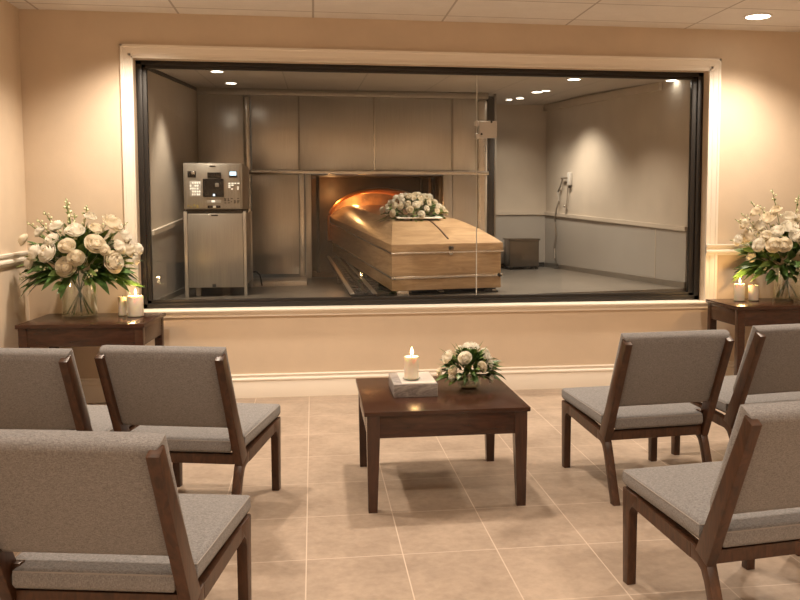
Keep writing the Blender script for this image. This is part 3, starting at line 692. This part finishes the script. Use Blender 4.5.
big_bouquet('full bouquet of white roses and greenery in the left corner', LB, 0, 4, .108, .270, Lroses, 160, 80, [(66, 198, 8), (66, 204, 6), (87, 205, 8), (37, 219, 6), (27, 222, 6), (44, 211, 6), (128, 222, 6), (74, 213, 5), (108, 222, 5)], 'clear glass vase on the left corner console')
big_bouquet('full bouquet of white roses and greenery at the right edge', RB, 0, 9, .098, .235, Rroses, 150, 787, [(772, 189, 8), (751, 201, 8), (735, 219, 7), (741, 213, 6), (799, 195, 7), (760, 205, 6), (730, 240, 5), (815, 200, 6)], 'clear glass vase on the right console by the window')

# ------------------------------------------------------------------ candles
def candle(label, c, r, h, lit=True, flame=.034, e=1.2, group=None, seg=28):
    o = thing('pillar_candle', label, 'candle', c, 0, group)
    MB().lathe([(0, 0), (r*.97, 0), (r, .004), (r, h-.006), (r*.97, h), (r*.85, h-.002), (r*.6, h-.008), (0, h-.010)], seg).build('wax', M['wax'], o)
    w_ = MB().tube([(0, 0, h-.012), (0.001, 0, h+.004), (.003, 0, h+.011)], .0014, 6).build('wick', M['wick'], o)
    if lit:
        f = flame; MB().lathe([(0, 0), (f*.14, f*.12), (f*.20, f*.32), (f*.15, f*.6), (f*.06, f*.85), (0, f)], 12, (0.002, 0, h+.006)).build('flame', M['flame'], o)
        point((c[0], c[1], c[2]+h+.03+flame*.5), e, (1, .58, .22), .012)
    return o
def dish(label, c, r, m='vglass', t=.008, scx=1):
    d = MB().lathe([(0, 0), (r*.8, 0), (r, t), (r-.003, t+.001), (r*.78, .004), (0, .004)], 28).build('candle_dish', M[m]); d.location = c; d.scale = (scx, 1, 1)
    return tag(d, label, 'candle dish')
s1 = at(123.3, 315.5, Z=LCH+.004); s2 = at(134.5, 316, Z=LCH+.004); ppmL = 900/(s2.y+D)*1.02
dish('small glass dish under the short candle on the left console', (s1.x-.004, s1.y+.012, LCH), .030); dish('glass dish under the wide lit candle on the left console', (s2.x+.006, s2.y, LCH), .054)
candle('slim cream candle beside the left bouquet', (s1.x-.006, s1.y+.012, LCH+.004), 3.9/ppmL, .118, False)
candle('wide cream pillar candle burning on the left console', (s2.x+.008, s2.y, LCH+.004), 7.6/ppmL, .128, True, .042, 1.6)
s1 = at(740, 300.5, Z=RCH+.004); s2 = at(752.8, 300.5, Z=RCH+.004); ppmR = 900/(s1.y+D)
dish('glass dish under the burning candle on the right console', (s1.x-.004, s1.y, RCH), .046); dish('glass dish under the unlit candle beside the right bouquet', (s2.x+.010, s2.y+.01, RCH), .044)
candle('cream pillar candle burning by the window on the right console', (s1.x-.006, s1.y, RCH+.004), 5.5/ppmR, .118, True, .038, 2.0)
candle('cream pillar candle with dark wick beside the right bouquet', (s2.x+.008, s2.y+.01, RCH+.004), 5.3/ppmR, .108, False)

# ------------------------------------------------------------------ coffee table and what stands on it
TX0, TX1, TYN, TYF, TH = .2034, .9185, -2.4646, -1.702, .4385
ct = thing('coffee_table', 'low square dark wooden coffee table in the middle of the floor', 'coffee table', ((TX0+TX1)/2, (TYN+TYF)/2, 0))
wx, wy = (TX1-TX0)/2, (TYF-TYN)/2
box((-wx, -wy, TH-.020), (wx, wy, TH), .004).build('tabletop', M['mahog'], ct)
for sx_ in (-1, 1):
    for sy_ in (-1, 1):
        a = .054; x_ = sx_*(wx-.012); y_ = sy_*(wy-.012)
        lg = MB(); top_ = [(x_, y_), (x_-sx_*a, y_), (x_-sx_*a, y_-sy_*a), (x_, y_-sy_*a)]; b = .042
        bot_ = [(x_-sx_*.004, y_-sy_*.004), (x_-sx_*b, y_-sy_*.004), (x_-sx_*b, y_-sy_*b), (x_-sx_*.004, y_-sy_*b)]
        v0 = [lg.bm.verts.new((*p, 0)) for p in bot_]; v1 = [lg.bm.verts.new((*p, TH-.12)) for p in top_]; v2 = [lg.bm.verts.new((*p, TH-.02)) for p in top_]
        lg.bm.faces.new(v0); lg.bm.faces.new(v2)
        for A, B in ((v0, v1), (v1, v2)):
            for i in range(4): lg.bm.faces.new([A[i], A[(i+1) % 4], B[(i+1) % 4], B[i]])
        bmesh.ops.recalc_face_normals(lg.bm, faces=lg.bm.faces)
        lg.build('leg', wood('mahogany_leg', (.060, .022, .011), (.028, .010, .005), .3, (14, 14, 2), 3, coat=.2) if 'ml' not in M else M['ml'], ct, smooth=False)
for y in (-1, 1): box((-wx+.064, y*(wy-.026)-.011, TH-.117), (wx-.064, y*(wy-.026)+.011, TH-.02), .002).build('apron', M['mahog'], ct)
for x in (-1, 1): box((x*(wx-.026)-.011, -wy+.064, TH-.117), (x*(wx-.026)+.011, wy-.064, TH-.02), .002).build('apron', M['mahog'], ct)
mbk = thing('marble_block', 'grey veined marble block under the candle on the coffee table', 'marble block', (.4525, -2.047, TH))
box((-.1, -.147, 0), (.1, .147, .060), .003).build('block', M['marble'], mbk)
box((-.062, -.140, .060), (.094, .140, .063), .001).build('top_inlay', M['marblel'], mbk)
kz = TH+.063; kp = at(411.5, 379.5, Z=kz)
dish('small greenish glass dish under the coffee table candle', (kp.x, kp.y, kz), .042)
candle('cream pillar candle burning on the grey marble block', (kp.x, kp.y, kz+.004), .0335, .104, True, .040, .7)
kb = at(469, 388.5, Z=TH)
bw = thing('glass_bowl', 'round clear glass bowl on the coffee table', 'bowl', (kb.x, kb.y, TH))
MB().lathe([(0, 0), (.038, 0), (.050, .008), (.060, .03), (.058, .055), (.055, .068), (.052, .068), (.055, .055), (.056, .03), (.041, .012), (0, .010)], 28).build('body', M['vglass'], bw)
MB().lathe([(0, .011), (.040, .013), (.049, .03), (.049, .046), (0, .046)], 24).build('water', M['water'], bw)
fb_ = thing('flower_arrangement', 'small round arrangement of white flowers on the coffee table', 'flower arrangement', (kb.x, kb.y, TH))
it = []
for (px, py, rad, kd, yo) in ((448, 357, 9, 1, -.03), (465, 358, 8.5, 2, -.085), (471, 347, 10, -1, -.01), (487, 360, 11, -1, -.03), (482, 367, 7, 3, -.085), (453, 371, 7, 0, -.075), (452, 377, 5, 1, -.085), (491, 379, 5.5, 2, -.06), (475, 352, 7, 0, .05), (460, 350, 7, 1, .06), (485, 353, 7, 2, .07), (440, 372, 6, 3, .0)):
    p = at(px, py, Y=kb.y+yo); it.append(((p.x-kb.x, yo, p.z-TH), rad*.80/212, kd))
bouquet(fb_, it, 210, 4, 21, (0, 0, .070), .03, (.165, .13, .135), [], .012, gyp=0, emax=1.4)
gl = MB(); q = random.Random(3)
for (px, py) in ((437, 345), (441, 349), (455, 341), (484, 338), (481, 345), (505, 360), (503, 364), (500, 372), (435, 362), (437, 375), (504, 368), (450, 340), (488, 344)):
    p = at(px, py, Y=kb.y+q.uniform(-.06, .03))-Vector((kb.x, kb.y, TH)); leaf_into(gl, p*.45+Vector((0, 0, .03)), p, .007, .06)
for k in range(14):
    a = k*.9; leaf_into(gl, (0, 0, .02), (math.cos(a)*.044, math.sin(a)*.044, .055), .010, .05)
gl.build('grass_blades', M['leaf2'], fb_, ang=180)

# ------------------------------------------------------------------ casket spray
lz = lambda s, t: cpos(s, t, lidz(s, t))+CO
sc0 = at(414, 221, Y=1.02); s_t = (sc0.y-.33)/2.45
csz = lz(.5, s_t).z
pl_ = MB(); pc = at(414, 226, Y=.86)
card = MB(); card.box((-.15, -.13, -.004), (.21, .13, .003), .002)
cd = card.build('spray_tray', M['white']); cd.location = (pc.x+.01, pc.y+.09, lz(.5, .27).z+.012); cd.rotation_euler = (math.radians(4.2), 0, .05)
tag(cd, 'flat white tray between the casket lid and the rose spray', 'tray')
spr = thing('casket_spray', 'low mound of white roses lying on the casket lid', 'casket spray', (sc0.x, sc0.y, csz+.008))
it = []; q = random.Random(12); base = Vector(spr.location); ga = 2.39996
n_ = 58
for k in range(n_):
    f_ = (k+.5)/n_; rr_ = math.sqrt(f_); a = k*ga
    x, y = math.cos(a)*rr_*.268, math.sin(a)*rr_*.20
    z = .025 + .155*(1-rr_**2.2)+q.uniform(-.012, .012)
    it.append(((x, y, z), q.uniform(.023, .033), q.randrange(4)))
bouquet(spr, it, 190, 30, 31, (0, 0, -.02), .03, (.30, .22, .215), [], .011, gyp=0, emax=1.5)

# ------------------------------------------------------------------ chairs
HS, HF, CWD, VT, HT, VB, HB = .395, .334, .506, -.405, .735, -.211, .292
def arcpts(c, r, a0, a1, n=5): return [(c[0]+r*math.cos(a0+(a1-a0)*i/n), c[1]+r*math.sin(a0+(a1-a0)*i/n)) for i in range(n+1)]
def make_chair():
    c = thing('side_chair', 'x', 'chair', (0, 0, 0), 0, 'grey upholstered chairs facing the window')
    W2, T = CWD/2, .034
    front = [(.282, 0), (.293, HF-.004), (.290, HF), (.190, HF-.006), (.190, HF-.052), (.222, HF-.050), (.238, HF-.066), (.244, HF-.09), (.248, 0)]
    rail = [(.190, HF-.006), (-.150, HB+.006), (-.150, HB-.040), (.190, HF-.052)]
    rear = [(-.150, HB+.006), (-.190, HB), (-.218, HB-.010), (-.240, HB-.032), (-.256, HB-.070), (-.342, .0), (-.306, .0), (-.226, HB-.085), (-.208, HB-.056), (-.186, HB-.043), (-.150, HB-.040)]
    for s_ in (-1, 1):
        xo = s_*W2; xi = s_*(W2-T); fn = lambda p, q_, t: (t, p, q_)
        MB().prism(front, xo, xi, fn, .003).build('leg', M['walnut'], c, ang=30)
        MB().prism(rear, xo, xi, fn, .003).build('leg', M['walnut'], c, ang=30)
        MB().prism(rail, xo, xi, fn, .0).build('side_rail', M['walnut'], c, ang=30)
        # back post, leaning back, thicker at the foot
        d = Vector((VT-VB, HT-HB)).normalized(); n2 = Vector((d.y, -d.x))        # n2 points forward
        b0, t0 = Vector((VB, HB-.02)), Vector((VT-.003, HT+.006))
        pts = [b0+n2*.036, t0+n2*.002, t0-n2*.040+d*-.004, b0-n2*.034]
        MB().prism([tuple(p) for p in pts], s_*(W2+.002), s_*(W2-.032), fn, .004).build('back_post', M['walnut'], c, ang=30)
    box((-W2+T, -.240, HB-.030), (W2-T, -.205, HB+.012), .003).build('rear_rail', M['walnut'], c)
    box((-W2+T, .235, HF-.050), (W2-T, .262, HF-.006), .003).build('front_rail', M['walnut'], c)
    # seat cushion: full width in front, narrower between the posts
    hw, hn = .250, .214
    outl = [(hw, .300), (hw, -.192), (hn, -.192), (hn, -.262), (-hn, -.262), (-hn, -.192), (-hw, -.192), (-hw, .300)]
    slope = lambda y: (HF+.002) + (y-.288)*(HF-HB-.020)/.50
    th_ = lambda y: .060 + (0 if y > -.2 else 0)
    mb = MB(); mb.prism(outl, 0, 1, lambda p, q_, t: (p, q_, slope(q_)+t*th_(q_)), .016)
    st_ = mb.build('seat', M['fabric'], c, ang=50)
    pz = lambda p: (p[0]*.993, p[1]*.993, slope(p[1])+.050)
    dense = []
    for A, B in zip(outl, outl[1:]+outl[:1]): dense += [tuple(Vector(A).lerp(Vector(B), i/6)) for i in range(6)]
    loop = [pz(p) for p in dense]; MB().tube(loop+[loop[0]], .0022, 5, False).build('piping', M['piping'], st_)
    # backrest between the posts
    d = Vector((VT-VB, HT-HB)).normalized(); n2 = Vector((d.y, -d.x)); L_ = (Vector((VT, HT))-Vector((VB, HB))).length
    mb = MB(); bw_ = W2-.004
    def bp(u, s2, k): p = Vector((VB, HB))+d*s2+n2*k; return (u, p.x, p.y)
    nu, nv = 8, 8; lo_, hi_ = .143, L_+.017
    mb.prism([(-bw_, lo_), (bw_, lo_), (bw_, hi_), (-bw_, hi_)], -.022, .052, lambda p, q_, t: bp(p, q_, t), .026)
    bk = mb.build('backrest', M['fabric'], c, ang=60)
    # lower back tie between the posts, behind the seat
    p = Vector((VB, HB))+d*.08
    box((-W2+.03, p.x-.004, p.y-.024), (-W2+.052, p.x+.026, p.y+.012), .003).build('corner_block', M['walnut'], c)
    box((W2-.052, p.x-.004, p.y-.024), (W2-.03, p.x+.026, p.y+.012), .003).build('corner_block', M['walnut'], c)
    return c
chair = make_chair()
chairs = [((1.498, -2.149, .093), 'grey upholstered chair just right of the coffee table'),
          ((1.337, -3.521, .128), 'large grey upholstered chair nearest on the right side'),
          ((-.476, -2.257, -.257), 'grey upholstered chair just left of the coffee table'),
          ((-.513, -3.587, -.214), 'large grey upholstered chair nearest on the left side'),
          ((-1.075, -2.216, -.20), 'grey upholstered chair at the left edge before the corner console'),
          ((2.144, -1.995, .15), 'grey upholstered chair at the right edge before the right console'),
          ((2.06, -3.36, .16), 'grey upholstered chair with only a front leg showing at the lower right edge')]
for i, ((x, y, a), lab) in enumerate(chairs):
    o = chair if i == 0 else copy_tree(chair)
    o.location = (x, y, 0); o.rotation_euler = (0, 0, a); o['label'] = lab

# ------------------------------------------------------------------ small things in the cremation room
bzz = fz(2.1)
bn = thing('waste_bin', 'dark metal box on short feet in the far corner behind the glass', 'bin', (2.055, 2.58, bzz))
box((-.147, -.13, .03), (.147, .13, .285), .006).build('body', M['bin'], bn); box((-.158, -.14, .285), (.158, .14, .305), .004).build('lid', M['bin'], bn)
for x in (-.13, .13):
    for y in (-.11, .11): box((x-.012, y-.012, 0), (x+.012, y+.012, .03), .002).build('foot', M['dark'], bn)
def rw(t, off=.02): p = RW1.lerp(RW0, t)+rnorm*off; return p
def rwpix(px, py, off=.02):                              # point on the right wall plane under a pixel
    d = at(px, py, Y=0)-CAM; n = Vector((rnorm.x, rnorm.y, 0)); p0 = Vector((RW0.x, RW0.y, 0))+n*off
    return CAM + d*((p0-CAM).dot(n)/d.dot(n))
hs = MB(); pts = [rwpix(*p, .03) for p in ((563, 178), (561, 184), (558, 192), (559, 201), (556, 210), (555, 222), (556, 235), (554, 248), (555, 258), (559, 267), (552, 269))]
hose = thing('wash_hose', 'thin dark hose hanging from a wall tap in the far corner behind the glass', 'hose', pts[0])
hs.tube([p-pts[0] for p in pts], .008, 6).build('hose', M['steel2'], hose)
p2 = [rwpix(*p, .025)-pts[0] for p in ((568, 186), (567, 200), (566, 214))]
MB().tube(p2, .006, 6).build('pipe', M['steel2'], hose)
tp = MB(); a = rwpix(562, 178, .03)-pts[0]; b = rwpix(568, 178, .03)-pts[0]; tp.tube([a, b], .010, 8); tp.sphere(a, .016, 8, 6); tp.build('tap', M['bright'], hose)
for px, py in ((559.5, 190), (565, 206)):
    cp_ = rwpix(px, py, .02)-pts[0]; MB().sphere(cp_, .016, 8, 6).build('clip', M['bright'], hose)
dpx = rwpix(571.2, 179, .0)
ds = thing('wall_dispenser', 'small grey dispenser on the right wall above the hose', 'dispenser', dpx); ds.rotation_euler = (0, 0, math.atan2(rn.y, rn.x))
box((-.028, .0, -.062), (.028, .035, .062), .008).build('body', M['grey'], ds); box((-.016, .008, -.085), (.016, .028, -.062), .004).build('nozzle', M['dark'], ds)

# ------------------------------------------------------------------ lamps
def downlight(label, c, r, lens, grp):
    o = thing('downlight', label, 'ceiling light', c, 0, grp)
    MB().lathe([(r, 0), (r*1.16, -.001), (r*1.18, -.006), (r*1.02, -.008), (r, -.004)], 28).build('trim_ring', M['white'], o)
    MB().lathe([(0, -.004), (r, -.004)], 28).build('lens', M[lens], o)
    return o
WARM = (1, .83, .65); WARM2 = (1, .84, .66)
dl = at(758, 16.5, Z=H-.004); downlight('bright round downlight in the ceiling above the right flowers', (dl.x, dl.y, H), .078, 'lamp', None)
front = [(dl.x, dl.y, .78), (-1.02, dl.y, .88), (-1.0, -1.9, .8), (.55, -1.7, .95), (2.6, -2.1, .8), (-1.0, -4.2, .6), (.6, -4.4, .6), (2.4, -4.4, .6), (-.6, -6.6, 2.0), (1.4, -6.8, 2.0), (3.0, -6.5, 1.6)]  # rear row: unseen lamps added behind the viewer to brighten chair backs and roses
for x, y, k in front: spot((x, y, H-.03), 130*k, WARM, 128, .85, .07)
def bc_z(p): return cz(p[1])-.002
blabels = ['first round ceiling light behind the glass above the control cabinet', 'second round ceiling light behind the glass above the control cabinet',
           'leftmost tiny ceiling light in the far corner behind the glass', 'second tiny ceiling light in the far corner behind the glass', 'third tiny ceiling light in the far corner behind the glass', 'fourth tiny ceiling light in the far corner behind the glass',
           'round ceiling light behind the glass above the far corner box', 'ceiling light behind the glass beside the top right window corner']
blabels[0] = 'ceiling light behind the glass at the top frame above the control cabinet'; blabels[1] = 'ceiling light behind the glass closest to the upper steel panels on the left'
for i, (px, py, r) in enumerate(((217, 71, .042), (231, 83, .042), (509, 99.5, .030), (520, 98, .036), (537, 92, .046), (546, 90.5, .036), (574, 79, .048), (672, 80, .045))):
    z = 2.25
    for _ in range(4): p = at(px, py, Z=z-.003); z = cz(max(p.y, WT+.03))
    if p.y < WT+.08: p = Vector((p.x, WT+.08, 0)); z = cz(p.y)
    downlight(blabels[i], (p.x, p.y, z-.001), r, 'lampb', 'recessed lights in the cremation room ceiling')
for (x, y, e) in ((2.06, 1.75, 62), (1.25, .5, 62), (1.95, .55, 42)):
    spot((x, y, cz(y)-.03), e, WARM2, 120, .8, .05)
spot((-.82, .55, 2.21), 26, WARM2, 84, .7, .05); spot((1.90, 2.3, 2.30), 16, WARM2, 120, .8, .05)

# ------------------------------------------------------------------ world and view
wd = bpy.data.worlds.new('world'); S.world = wd; wd.use_nodes = True
wd.node_tree.nodes['Background'].inputs[0].default_value = (1, .8, .6, 1); wd.node_tree.nodes['Background'].inputs[1].default_value = .05
S.view_settings.view_transform = 'Standard'; S.view_settings.look = 'None'; S.view_settings.gamma = 1; S.view_settings.exposure = .42; S.view_settings.use_curve_mapping = False
S.cycles.use_denoising = True; S.cycles.max_bounces = 10; S.cycles.diffuse_bounces = 5; S.cycles.glossy_bounces = 5; S.cycles.transparent_max_bounces = 24; S.cycles.sample_clamp_indirect = 4; S.cycles.caustics_reflective = False; S.cycles.caustics_refractive = False
